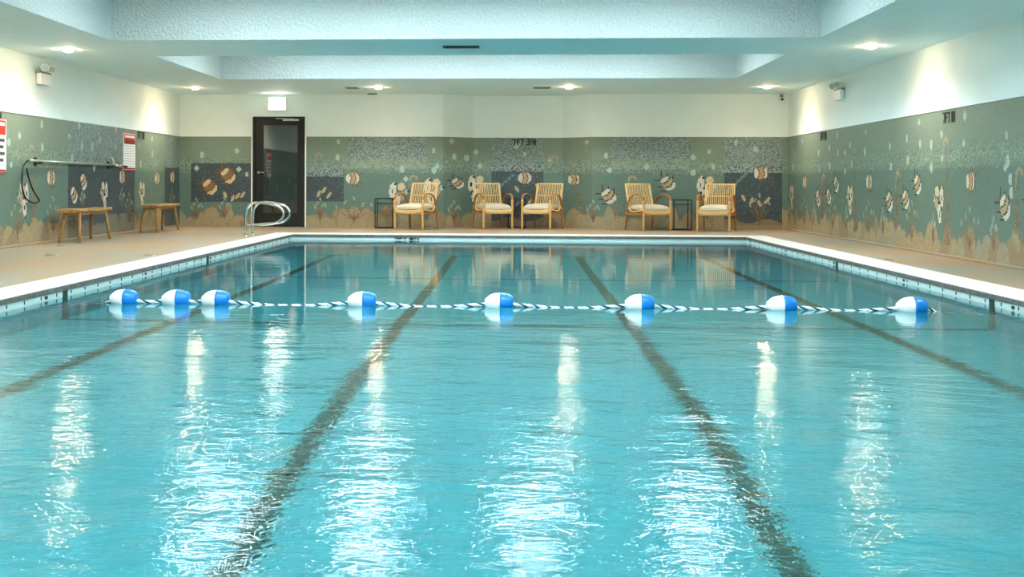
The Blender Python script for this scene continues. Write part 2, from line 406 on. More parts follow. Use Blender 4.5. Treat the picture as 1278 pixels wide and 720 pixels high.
for (y, v) in [(18.36,1.66),(16.9,1.64),(20.59,1.64),(18.83,1.47),(17.68,1.47),(21.31,1.48),(19.49,1.4),(18.34,1.37),(17.95,1.36),(16.94,1.35),(15.82,1.39),(18.8,1.17),(19.45,1.11),(17.59,1.17),(17.94,1.07),(15.78,1.11),(21.27,1.2),(14.7,1.66),(15.15,1.47),(13.94,1.47),(14.28,1.36),(14.66,1.38),(13.26,1.34),(13.23,1.65),(12.13,1.38),(13.92,1.18),(15.11,1.18),(14.27,1.07),(12.1,1.11),(12.16,1.04),(12.04,.92),(12.02,.78),
               (11.2,1.5),(10.4,1.3),(9.8,1.6),(9.0,1.2),(8.2,1.5),(7.1,1.4),(6.0,1.6),(5.0,1.3),(3.5,1.5),(2.,1.4)]: cv.bubble(A0(y), v)
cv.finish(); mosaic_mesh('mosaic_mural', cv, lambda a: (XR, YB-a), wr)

cv = Canvas(YB-YN); cv.base(2); AL = lambda y: y-YN
for y in (14.97, 17.9, 19.7, 11.3, 7.6, 4.): cv.kelp(AL(y), .2, .85)
cv.sand(8)
cv.panel(AL(16.14), AL(19.02), .30, MT+.1, 1.13, 'dark'); cv.panel(AL(20.68), AL(21.6), .0, MT+.1, 1.14, 'dark')
cvs = Canvas(YB-YN); cvs.base(2); cvs.sand(19); k = (cv.A > AL(16.14)) & (cv.A < AL(19.02)) & (cv.V < .34); low = k & (np.abs(cvs.c-COL['low']).sum(-1) > .25)
cv.put(k, 'dark'); cv.put(low, 'sand2', .6); cv.put(low & (cv.rn < .4), 'slate', .5)
for y, v in ((14.48,.12),(15.61,.12),(18.75,.15),(12.,.14),(8.4,.12)): cv.coral(AL(y), v, .45, .2)
for y, v in ((15.54,.92),(18.41,.95),(20.24,.93),(21.15,.96),(11.2,.9)): cv.fishB(AL(y), v)
for y, v in ((14.65,.66),(17.6,.68),(19.4,.68),(10.2,.66),(6.5,.66)): cv.fishC(AL(y), v)
for y, v in ((16.74,.86),(16.37,.66),(12.8,.7),(9.,.8)): cv.fishA(AL(y), v)
cv.coral(AL(16.7), .45, .25, .1); cv.coral(AL(18.4), .45, .25, .12); cv.coral(AL(21.15), .3, .35, .15)
for (y, v) in [(14.52,1.47),(15.22,1.66),(14.21,1.37),(15.24,1.34),(16.55,1.72),(16.18,1.54),(17.41,1.53),(16.67,1.41),(17.08,1.41),(18.1,1.75),(18.11,1.44),(19.95,1.65),(19.27,1.5),(19.96,1.37),(19.34,1.18),(14.28,1.08),(17.16,1.09),(21.05,1.68),(16.29,1.22),(13.,1.5),(12.1,1.3),(11.,1.6),(9.5,1.4),(8.,1.5),(6.,1.3),(4.,1.6)]: cv.bubble(AL(y), v)
cv.hook(AL(14.9), 1.3)
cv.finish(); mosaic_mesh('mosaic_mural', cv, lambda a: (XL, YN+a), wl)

W = XR-XL; cv = Canvas(W); cv.base(3); AB = lambda x: x-XL
for x in (-5.9,-2.35,-1.9,1.2,1.9,3.5,.7,-.75): cv.kelp(AB(x), .15, .62)
cv.sand(5)
cv.panel(AB(-6.38), AB(-5.1), .48, 1.25); cv.panel(AB(-4.12), AB(-3.36), .49, 1.25, .98)
cv.panel(AB(-3.27), AB(-1.74), 1.30, MT+.1, 1.30); cv.panel(AB(-.49), AB(.53), .0, MT+.1, 1.10, 'dark')
cv.panel(AB(1.79), AB(3.30), 1.32, MT+.1, 1.32); cv.panel(AB(3.94), AB(5.03), .08, MT+.1, 1.08)
m = (cv.V < .16+.05*np.sin(cv.A*9)) & (((cv.A > AB(3.94)) & (cv.A < AB(5.03))) | ((cv.A > AB(-.49)) & (cv.A < AB(.53)))); cv.put(m, 'sand2', .75)
m = (cv.V > 1.14) & (cv.V < 1.32) & (((cv.A > AB(-3.27)) & (cv.A < AB(-1.74))) | ((cv.A > AB(1.79)) & (cv.A < AB(3.3)))); cv.put(m & (RNG.random(m.shape) < .5), 'up2')
for x, v in ((-6.27,.14),(-5.71,.16),(-3.82,.16),(-1.22,.12),(1.46,.14)): cv.coral(AB(x), v, .34, .11)
cv.coral(AB(-3.16), .1, .42, .38); cv.coral(AB(4.6), .1, .5, .2); cv.coral(AB(.1), .1, .4, .2)
cv.fishA(AB(-6.0), .77, 1.15, True); cv.fishA(AB(-5.64), .99, 1.15, True); cv.fishA(AB(-1.15), .86, .85); cv.fishA(AB(1.76), .62, 1.1); cv.fishA(AB(2.88), .87, 1.1)
cv.fishB(AB(-3.19), .95, 1.05); cv.fishB(AB(4.62), 1.07, 1.05); cv.fishB(AB(.15), .97, 1.05); cv.fishB(AB(1.1), .94, .9)
for x, v in ((-2.3,.66),(-1.62,.74),(3.6,.80),(-.79,.80)): cv.fishC(AB(x), v, 1.15, -1)
for (x, v) in [(-5.45,.6),(-5.55,.55),(-5.35,.62),(-5.7,.62),(-3.75,.72),(-3.65,.62),(-3.85,.65),(.0,.75),(.25,.5),(.4,.8),(4.45,.55),(4.6,.5),(4.75,.56),(4.3,.6)]: cv.ell(AB(x), v, .028, .07, 'cream', .5*(-1)**int(x*20), .8)
for q in range(6): cv.ell(AB(4.0+.07*q), .72+.07*q, .05, .03, 'slate', .7); cv.ell(AB(-.43+.07*q), .72+.06*q, .04, .03, 'slate', .7)
for (x, v) in [(-6.16,1.4),(-5.47,1.48),(-6.27,1.14),(-5.43,1.12),(-5.27,1.02),(-3.47,1.66),(-3.48,1.36),(-1.61,1.49),(-1.54,1.19),(-2.22,1.13),(-2.15,.94),(-1.6,1.11),(-1.27,1.68),(-1.22,1.38),(-.99,1.36),(1.7,1.4),(1.77,1.12),(2.47,1.19),(3.65,1.48),(3.73,1.19),(3.35,1.08),(3.35,1.37),(4.15,1.65),(4.52,1.53),(1.34,1.66),(-.81,1.48),(-.73,1.2),(.15,1.44),(-.01,1.60),(.64,1.32)]: cv.bubble(AB(x), v)
cv.hook(AB(-3.85), 1.38); cv.hook(AB(-2.0), .95); cv.hook(AB(2.2), .95); cv.hook(AB(.72), 1.35)
cv.finish()
def back_xy(a):
    x = min(XL+a, XR)
    y = YB if x <= RX0 or x >= RX3 else (RYB if RX1 <= x <= RX2 else (YB+(RYB-YB)*((x-RX0)/(RX1-RX0) if x < RX1 else (RX3-x)/(RX3-RX2))))
    return (x, y)
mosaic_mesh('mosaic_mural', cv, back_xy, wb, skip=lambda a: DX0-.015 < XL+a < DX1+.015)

# thin cap strip along the top of the side mosaics
for nm, x0, x1 in (('trim_1', XL-.01, XL+.014), ('trim_2', XR-.014, XR+.01)):
    b = NB(); box(b, x0, x1, YN, YB, MT, MT+.022, .003); struct(obj(nm, b, M['plaster']))
# skirting bead at the foot of the side walls: pale tile cove
for nm, x0, x1 in (('baseboard_left', XL, XL+.03), ('baseboard_right', XR-.03, XR)):
    b = NB(); box(b, x0, x1, YN, YB, 0, .03, .008); struct(obj(nm, b, M['deck']))

# ---------------------------------------------------------------- pool
prof = [(PYN,-1.12),(5.45,-1.12),(13.6,-2.16),(14.4,-2.22),(PYF,-2.25)]
def floor_z(y):
    for (a,za),(c,zc) in zip(prof, prof[1:]):
        if y <= c: return za+(zc-za)*(y-a)/(c-a)
    return prof[-1][1]
b = NB()
top = -.09
fl = [(b.verts.new((-PX,y,z)), b.verts.new((PX,y,z))) for y,z in prof]
tp = [(b.verts.new((-PX,y,-.04)), b.verts.new((PX,y,-.04))) for y,z in prof]
for i in range(len(prof)-1):
    b.faces.new((fl[i][0],fl[i][1],fl[i+1][1],fl[i+1][0]))
    b.faces.new((fl[i][0],fl[i+1][0],tp[i+1][0],tp[i][0])); b.faces.new((fl[i+1][1],fl[i][1],tp[i][1],tp[i+1][1]))
b.faces.new((fl[0][1],fl[0][0],tp[0][0],tp[0][1])); b.faces.new((fl[-1][0],fl[-1][1],tp[-1][1],tp[-1][0]))
# outer shell so the basin has thickness
ring0 = [b.verts.new(p) for p in ((-PX-.3,PYN-.3,-.04),(PX+.3,PYN-.3,-.04),(PX+.3,PYF+.3,-.04),(-PX-.3,PYF+.3,-.04))]
ring1 = [b.verts.new(p) for p in ((-PX-.3,PYN-.3,-2.6),(PX+.3,PYN-.3,-2.6),(PX+.3,PYF+.3,-2.6),(-PX-.3,PYF+.3,-2.6))]
for i in range(4): b.faces.new((ring0[i],ring0[(i+1)%4],ring1[(i+1)%4],ring1[i]))
b.faces.new(ring1)
basin = struct(obj('pool_basin', b, M['pool']), 'turquoise pool basin sloping down to the far end', 'pool')
# waterline tile band with foot marks
def ringboxes(b, x, yn, yf, t, z0, z1, out=True):
    box(b,-x-t,-x,yn-t,yf+t,z0,z1); box(b,x,x+t,yn-t,yf+t,z0,z1); box(b,-x,x,yf,yf+t,z0,z1); box(b,-x,x,yn-t,yn,z0,z1)
b = NB(); ringboxes(b, PX-.006, PYN+.006, PYF-.006, .02, -.135, -.04); band = obj('waterline_tile', b, M['band'], basin)
b = NB()
for s in (-1,1):
    y = 2.03; i = 0
    while y < 18.4:
        x = s*(PX-.006); box(b, min(x,x-s*.004), max(x,x-s*.004), y-.006, y+.006, -.080, -.052)
        if i % 8 == 6: box(b, min(x,x-s*.004), max(x,x-s*.004), y+.07, y+.12, -.08, -.056)
        y += .3; i += 1
obj('joint_marks', b, M['ink'], band)
# coping
b = NB(); x1,yn1,yf1 = CO, PYN-.4, CF
for q in ((-x1,-PX,yn1,yf1),(PX,x1,yn1,yf1),(-PX,PX,PYF,yf1),(-PX,PX,yn1,PYN)): box(b,*q,-.22,.004)
cop = struct(obj('coping', b, M['coping']), 'white coping around the pool', 'coping')
b = NB(); ringboxes(b, PX-.018, PYN+.018, PYF-.018, .018, -.042, -.004); obj('coping_edge', b, M['nose'], cop)['label'] = 'dark stone edge under the coping'
# lane lines on the floor and cross stripes
def strip_floor(name, x0, x1, y0, y1, m=M['lane']):
    b = NB(); ys = [y0]+[p[0] for p in prof if y0 < p[0] < y1]+[y1]; t = .006
    rows = []
    for y in ys:
        z = floor_z(y); rows.append([b.verts.new(p) for p in ((x0,y,z-.01),(x1,y,z-.01),(x1,y,z+t),(x0,y,z+t))])
    for a, c in zip(rows, rows[1:]):
        for i in range(4): b.faces.new((a[i],a[(i+1)%4],c[(i+1)%4],c[i]))
    b.faces.new(rows[0]); b.faces.new(rows[-1]); return obj(name, b, m, basin)
for x in (-2.82,-.95,.93,2.80):
    strip_floor('lane_line', x-.055, x+.055, 2.6, 17.0); strip_floor('lane_line_end', x-.25, x+.25, 17.0, 17.11)
for y, in ((9.1,),(13.4,)):
    strip_floor('break_line', -PX, PX, y-.045, y+.045)
    for s in (-1,1):
        b = NB(); x = s*PX; box(b, min(x,x-s*.012), max(x,x-s*.012), y-.045, y+.045, floor_z(y), -.042); obj('wall_stripe', b, M['lane'], basin)
# depth lettering helper (black glyphs, real geometry)
GL = {'7':[[(0,1),(1,1),(1,.72),(.55,0)],1.], 'F':[[(0,0),(0,1),(1,1)],1.,[(0,.5),(.75,.5)]], 'T':[[(0,1),(1,1)],1.,[(.5,1),(.5,0)]], '3':[[(0,1),(1,1),(1,0),(0,0)],1.,[(.2,.5),(1,.5)]],
      'I':[[(0,0),(0,1)],.0], 'N':[[(0,0),(0,1),(1,0),(1,1)],1.1]}
def text(name, st, h, gw, sw, loc, rot, m, parent=None):
    """block capitals laid in tile strips: each stroke a thin raised bar"""
    b = NB(); x = 0.; k = 0
    for ch in st:
        if ch == ' ': x += gw*.55; continue
        g = GL[ch]; w = gw*g[1]
        for line in [g[0]]+list(g[2:]):
            for (x0,y0),(x1,y1) in zip(line, line[1:]):
                ax,ay,bx,by = x+x0*w, sw/2+y0*(h-sw), x+x1*w, sw/2+y1*(h-sw); dx,dy = bx-ax,by-ay; L = math.hypot(dx,dy); dx/=L; dy/=L
                ax-=dx*sw/2; ay-=dy*sw/2; bx+=dx*sw/2; by+=dy*sw/2; nx,ny = -dy*sw/2, dx*sw/2; t = .004+.0002*(k%5); k += 1
                lo = [b.verts.new((p[0],p[1],0)) for p in ((ax-nx,ay-ny),(bx-nx,by-ny),(bx+nx,by+ny),(ax+nx,ay+ny))]; hi = [b.verts.new((v.co.x,v.co.y,t)) for v in lo]
                b.faces.new(lo[::-1]); b.faces.new(hi)
                for q in range(4): b.faces.new((lo[q],lo[(q+1)%4],hi[(q+1)%4],hi[q]))
        x += w+sw*1.55
    x -= sw*1.55
    for v in b.verts: v.co.x -= x/2; v.co.y -= h/2
    o = obj(name, b, m, parent); o.location = loc; o.rotation_euler = rot
    return o
text('depth_lettering', '7FT 3IN', .034, .055, .012, (-1.83,PYF-.006,-.066), (PI/2,0,0), M['ink'], band)
# water: a closed body, its skirt keyed 2 cm into the basin walls
b = NB(); box(b, -PX-.02, PX+.02, PYN-.02, PYF+.02, -2.45, WZ)
wt = obj('pool_water', b, M['water']); tag(wt, 'clear turquoise water filling the pool, rippled towards the camera', 'water', kind='stuff')

# ---------------------------------------------------------------- wall depth marks
R_right = (PI/2,0,-PI/2); R_left = (PI/2,0,PI/2)
def sign_text(st, loc, rot, label, gw=.043):
    tag(text('depth_marker', st, .13, gw, .025, loc, rot, M['ink']), label, 'marker')
sign_text('7FT 3IN', (.14,RYB-.001,1.675), (PI/2,0,0), 'black 7FT 3IN lettering on the speckled bay mosaic of the back wall')
sign_text('7FT IN', (XR-.001,13.70,1.665), R_right, 'black depth lettering at the top of the right wall mosaic, nearer one')
sign_text('7FT IN', (XR-.001,19.18,1.67), R_right, 'black depth lettering on the right wall mosaic, far one near the back corner')
sign_text('7FT IN', (XL+.001,19.33,1.68), R_left, 'black depth lettering on the left wall just right of the narrow notice')
sign_text('7FT IN', (XL+.001,13.80,1.68), R_left, 'black depth lettering cut off at the left edge above the red sign')

# ---------------------------------------------------------------- notices on the left wall
def notice(y0, y1, z0, z1, label, big):
    t = thing('notice_sign', label, 'sign', (XL, (y0+y1)/2, z0)); w = (y1-y0)/2; h = z1-z0
    b = NB(); box(b, 0,.012,-w,w,0,h,.002); obj('board', b, M['signw'], t)
    for z_, t_ in ((0,.012),(h-.012,.012)):
        b = NB(); box(b, .011,.0145,-w,w,z_,z_+t_); obj('border', b, M['red'], t)
    hd = .30*h
    b = NB(); box(b, .012,.016,-w+.025,w-.025,h-hd,h-.025,.001); he = obj('header', b, M['red'], t)
    b = NB()
    box(b, .015,.0175,-w+.06,w-.06,h-hd*.45,h-hd*.25); obj('header_print', b, M['signw'], he)
    b = NB()
    if not big:
        box(b, .012,.0175,-w+.025,w-.025,h-hd-.0,h-hd*.62); 
        obj('header_block', b, M['dred'], he)
        b = NB()
        for i in range(9):
            zz = h-hd-.035-i*.042; box(b, .012,.014,-w+.03,w-.03-.03*(i%3),zz-.006,zz)
        obj('print_lines', b, M['signt'], t)
    else:
        for i in range(4):
            zz = h-hd-.05-i*.085; box(b, .012,.014,-w+.04,w-.05-.03*(i%2),zz-.04,zz)
        obj('print_lines', b, M['signk'], t)
    b = NB(); box(b, .012,.016,-w+.02,w-.02,.018,.045); obj('footer', b, M['dred'], t)
notice(18.44,19.02,1.06,1.70,'tall narrow white notice with a red header beside the depth lettering on the left wall',False)
notice(13.62,14.11,.97,1.67,'white notice with orange red header cut off by the left edge of the photo',True)

# ---------------------------------------------------------------- life hook pole on the left wall
t = thing('rescue_pole', 'long grey rescue pole with black wire hook hung on the left wall above the bench', 'pole', (XL,0,0))
pz = 1.135
b = NB(); tube(b, [(.07,14.66,pz+.01),(.07,18.0,pz)], .018, 12); obj('shaft', b, M['alu'], t)
b = NB(); tube(b, [(.07,17.9,pz-.002),(.07,18.42,pz-.015)], .022, 12); obj('grip', b, M['steel'], t)
b = NB()
hp = arc_path([(.07,14.75,1.145),(.08,14.6,1.14),(.09,14.45,1.07),(.1,14.38,.93),(.1,14.40,.75),(.1,14.5,.64),(.1,14.66,.585),(.09,14.84,.575),(.09,14.94,.60),(.08,14.9,.65),(.08,14.75,.76),(.08,14.62,.92),(.08,14.56,1.04)], 6)
tube(b, hp, .011, 8); obj('hook', b, M['black'], t)
for y in (15.0, 17.75):
    b = NB(); box(b, 0,.085,y-.05,y+.05,pz-.03,pz-.012,.003); box(b, 0,.012,y-.04,y+.04,pz-.06,pz+.06,.003); box(b,.07,.09,y-.05,y+.05,pz-.03,pz+.0,.002); obj('bracket', b, M['black'], t)
b = NB(); tube(b, arc_path([(.10,17.72,pz+.0),(.11,17.70,pz+.06),(.11,17.62,pz+.12)],4), .012, 8); obj('clip', b, M['white'], t)['label'] = 'white plastic clip'

# ---------------------------------------------------------------- door
t = thing('door', 'black glazed door with a lever handle set in the back wall', 'door', ((DX0+DX1)/2, YB, 0)); t['kind'] = 'structure'; t.name = 'door_1'
w = (DX1-DX0)/2
b = NB()
box(b,-w-.022,-w+.004,-.02,.12,0,DH+.0); box(b,w-.004,w+.022,-.02,.12,0,DH+.0)
obj('casing', b, M['frame'], t)
b = NB(); box(b,-w,-w+.045,-.01,.16,0,DH); box(b,w-.045,w,-.01,.16,0,DH); box(b,-w+.045,w-.045,-.01,.16,DH-.04,DH); obj('door_frame', b, M['black'], t)
lw = w-.048; gx0,gx1,gz0,gz1 = -lw+.165, lw-.105, .27, 1.98
b = NB()
box(b,-lw,gx0,.02,.065,.01,DH-.045); box(b,gx1,lw,.02,.065,.01,DH-.045); box(b,gx0,gx1,.02,.065,.01,gz0); box(b,gx0,gx1,.02,.065,gz1,DH-.045)
leaf = obj('door_leaf', b, M['black'], t)
mg = mat('tinted_door_glass', (22,28,28), .03, ior=2.1)
b = NB(); box(b,gx0,gx1,.036,.048,gz0,gz1); obj('glass_pane', b, mg, t)
b = NB(); lathe(b, [(.028,-.012),(.028,.0)], 20, 'Y', (-lw+.07,.02,1.06)); tube(b, [(-lw+.07,.01,1.06),(-lw+.07,-.045,1.06)], .011, 10); tube(b, arc_path([(-lw+.07,-.04,1.06),(-lw+.10,-.045,1.06),(-lw+.2,-.045,1.055)],4), .010, 10)
obj('door_handle', b, M['steel'], t)
b = NB(); box(b, .08, .40, -.035, .02, DH-.085, DH-.05, .004); tube(b, [(.3,-.02,DH-.045),(-.05,-.05,DH-.04)], .008, 8); obj('door_closer', b, M['alu'], t)
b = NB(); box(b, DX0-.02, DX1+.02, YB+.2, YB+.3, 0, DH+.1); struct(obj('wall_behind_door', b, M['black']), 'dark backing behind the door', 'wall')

# exit sign box above the door
t = thing('exit_sign', 'glowing white sign box mounted above the black door', 'sign', (-4.665, YB, 2.27))
b = NB(); box(b,-.175,.175,-.05,0,0,.25,.006); obj('housing', b, M['white'], t)
b = NB(); box(b,-.165,.165,-.056,-.05,.01,.24,.002); obj('lit_face', b, M['exit'], t)

# ---------------------------------------------------------------- ceiling lights and vents
def downlight(x, y, label):
    t = thing('ceiling_downlight', label, 'ceiling light', (x,y,H), 0, 'warm downlights in the ceiling')
    b = NB(); lathe(b, [(.082,-.001),(.085,-.008),(.066,-.012),(.066,-.001)], 28); obj('trim_ring', b, M['white'], t)
    b = NB(); lathe(b, [(.064,-.002),(.062,-.014),(.05,-.026),(.03,-.033),(.008,-.035)], 24); obj('lens', b, M['lens'], t)  # lens domed downward, its shape imitates the bloom around the lamp
    l = bpy.data.lights.new('downlight_beam', 'SPOT'); l.energy = DLW; l.color = (1,.90,.76); l.spot_size = math.radians(150); l.spot_blend = 1.; l.shadow_soft_size = .05
    o = bpy.data.objects.new('downlight_beam', l); C.objects.link(o); o.parent = t; o.location = (0,0,-.045)
DLW = 62.
for x, y, l in ((-5.85,20.1,'small round downlight in the far left corner of the ceiling'),(-2.5,20.1,'small round downlight near the back wall, left of centre'),(.92,20.1,'small round downlight in front of the bay, right of centre'),(4.4,20.1,'small round downlight in the far right corner of the ceiling'),
                (-5.85,14.3,'larger looking downlight near the left wall, above the rescue pole'),(4.4,14.3,'larger looking downlight near the right wall, above the nearer depth lettering'),
                (-5.85,8.5,'downlight over the left deck beside the pool, outside the picture'),(4.4,8.5,'downlight over the right deck beside the pool, outside the picture'),(-5.85,2.7,'downlight over the left deck beside the camera'),(4.4,2.7,'downlight over the right deck beside the camera')):
    downlight(x, y, l)
for ci, (y0, y1) in enumerate(COF):
    for x in (-3.25,-1.55,.15,1.85):
        t = thing('coffer_light', 'square white light panel high inside a ceiling coffer', 'ceiling light', (x,(y0+y1)/2,H+CD), 0, 'light panels in the ceiling coffers')
        b = NB(); box(b,-.37,.37,-.37,.37,-.03,.0,.004); obj('frame', b, M['white'], t)
        b = NB(); box(b,-.35,.35,-.35,.35,-.034,-.029); obj('diffuser', b, M['panel'], t)
def vent(x0,x1,y0,y1,label,m,slats=3):
    t = thing('ceiling_vent', label, 'vent', ((x0+x1)/2,(y0+y1)/2,H)); w, d = (x1-x0)/2, (y1-y0)/2
    b = NB(); box(b,-w,w,-d,-d+.02,-.012,0); box(b,-w,w,d-.02,d,-.012,0); box(b,-w,-w+.02,-d+.02,d-.02,-.012,0); box(b,w-.02,w,-d+.02,d-.02,-.012,0); obj('frame', b, m, t)
    b = NB(); box(b,-w+.02,w-.02,-d+.02,d-.02,-.004,0); obj('backing', b, M['vent'], t)
    b = NB()
    for i in range(slats):
        y = -d+.02+(2*d-.04)*(i+.5)/slats; box(b,-w+.02,w-.02,y-.006,y+.006,-.010,-.003)
    obj('slats', b, m, t)
vent(-.94,-.48,14.06,14.26,'dark slot vent on the underside of the ceiling beam','' or M['vent'])
vent(-3.10,-2.87,20.05,20.3,'faint flush vent in the ceiling left of the left centre downlight',M['ventg'])
vent(.29,.60,20.1,20.35,'faint flush vent in the ceiling left of the right centre downlight',M['ventg'])
vent(-2.88,-2.70,21.45,21.58,'tiny dark vent in the ceiling right against the back wall',M['vent'])

# emergency lights on the side walls
def emergency(x, s, y, label):
    t = thing('emergency_light', label, 'emergency light', (x, y, 2.2))
    b = NB(); X = sorted((0,-s*.07)); box(b,X[0],X[1],-.17,.17,0,.16,.012); obj('battery_box', b, M['white'], t)
    b = NB(); X = sorted((0,-s*.06)); box(b,X[0],X[1],-.20,.20,.16,.185,.004); tube(b,[(-s*.04,0,.18),(-s*.04,0,.24)],.015,8); obj('bracket', b, M['ventg'], t)
    for dy in (-.13,.12):
        h = NB(); d = Vector((-s*.6,-.8,-.15)).normalized(); c = Vector((-s*.09,dy,.235))
        tube(h, [c-d*.05, c-d*.02, c+d*.03, c+d*.045], lambda u: .035+.02*u, 18); ho = obj('lamp_head', h, M['white'], t)
        h = NB(); tube(h, [c+d*.0455, c+d*.052], .046, 18); obj('lens', h, M['alu'], ho)
emergency(XL, -1, 15.2, 'white twin head emergency light high on the left wall')
emergency(XR, 1, 18.15, 'white twin head emergency light high on the right wall')
# camera in the back right corner
t = thing('security_camera', 'small white security camera high in the back right corner', 'camera', (5.0,YB,H-.02))
b = NB(); box(b,-.03,.03,-.03,0,-.07,0,.004); tube(b, [(0,-.02,-.04),(-.02,-.09,-.045)], .012, 8); obj('mount', b, M['ventg'], t)
b = NB(); tube(b, [(-.03,-.06,-.085),(-.03,-.2,-.105)], .034, 16); ho = obj('camera_body', b, M['white'], t)
b = NB(); tube(b, [(-.03,-.2,-.105),(-.03,-.212,-.107)], .027, 16); obj('lens', b, M['black'], ho)

# ---------------------------------------------------------------- pool ladder rails
RZ = [(-4.32,-.0),(-4.32,.30),(-4.30,.43),(-4.24,.51),(-4.15,.54),(-4.0,.53),(-3.86,.505),(-3.77,.465),(-3.72,.40),(-3.715,.335),(-3.75,.27),(-3.82,.225),(-3.92,.20),(-4.12,.185),(-4.32,.165)]
for y, l in ((17.68,'nearer curved steel grab rail at the far left pool corner'),(18.16,'farther curved steel grab rail at the far left pool corner')):
    t = thing('grab_rail', l, 'rail', (0,y,0), 0, 'steel grab rails by the pool')
    b = NB(); tube(b, arc_path([(x,0,z) for x,z in RZ], 5), .021, 12); obj('rail_tube', b, M['steel'], t)
    b = NB(); lathe(b, [(.045,.0),(.045,.008),(.03,.018),(.022,.02)], 20, 'Z', (-4.32,0,.0)); obj('base_flange', b, M['steel'], t)

# ---------------------------------------------------------------- rope with floats
FY = 8.6; fx = [-3.06,-2.645,-2.33,-1.185,-.128,.938,2.0,2.955]
FZ = WZ+.034
pts = []
def rope_z(x):
    g = min(abs(x-f) for f in fx)
    z = FZ-.012-.028*min(1, max(0,(g-.1))/.32)
    if x < -3.2: z = WZ-.012-(abs(x)-3.2)*.45
    if x > 3.12: z = WZ-.012-(abs(x)-3.12)*.45
    return z
xs = np.arange(-3.745, 3.746, .0095)
b = NB(); zz = np.array([rope_z(x) for x in xs]); k = np.ones(9)/9; zs = np.convolve(np.pad(zz,4,'edge'), k, 'valid')
for st in range(3):
    path = [(x, FY+.0068*math.cos(2*PI*(x/.105)+st*2*PI/3)+.012*math.sin(x*.8), z+.0068*math.sin(2*PI*(x/.105)+st*2*PI/3)) for x, z in zip(xs, zs)]
    tube(b, path, .0078, 6, mi=1 if st == 0 else 0)
rope = obj('float_rope', b, [M['rope_w'], M['rope_b']]); tag(rope, 'white and navy twisted rope stretched across the pool on the water', 'rope')
order = ['leftmost blue and white float on the rope, beside the left pool wall','second blue and white float from the left on the rope','third float from the left, close beside the second on the rope','fourth float from the left, alone left of the left centre lane line','fifth float from the left, near the middle of the pool between the centre lane lines','sixth float from the left, over the right centre lane line','seventh float from the left, second from the right wall','rightmost blue and white float on the rope, nearest the right pool wall']
fl0 = None
for i, x in enumerate(fx):
    if fl0 is None:
        fl0 = thing('rope_float', order[0], 'float', (x,FY,FZ), 0, 'blue and white floats on the pool rope')
        R = .075; L = .115
        w_ = [(.012,-L),(.03,-L+.002)]+[(R*(1-((1-u)**2.2))**.5*.98+.001, -L+u*L) for u in (.08,.16,.28,.42,.58,.75,.9)]+[(R,-.004)]
        b = NB(); lathe(b, w_, 32, 'X'); obj('white_half', b, M['float_w'], fl0)['label'] = 'white half of the float'
        g_ = [(R,.0),(R*.995,.02),(R*.95,.05),(R*.86,.075),(R*.74,.092),(R*.6,.101),(.03,.104),(.012,.104)]
        b = NB(); lathe(b, g_, 32, 'X'); obj('blue_half', b, M['float_b'], fl0)['label'] = 'blue half of the float'
        b = NB(); lathe(b, [(R*.99,-.005),(R*1.015,-.004),(R*1.015,.001),(R*.99,.002)], 32, 'X'); obj('seam', b, M['float_w'], fl0)
    else:
        o = dup(fl0, (x,FY,FZ), 0, order[i]); o.rotation_euler = (i*.7, 0, random.uniform(-.06,.06))

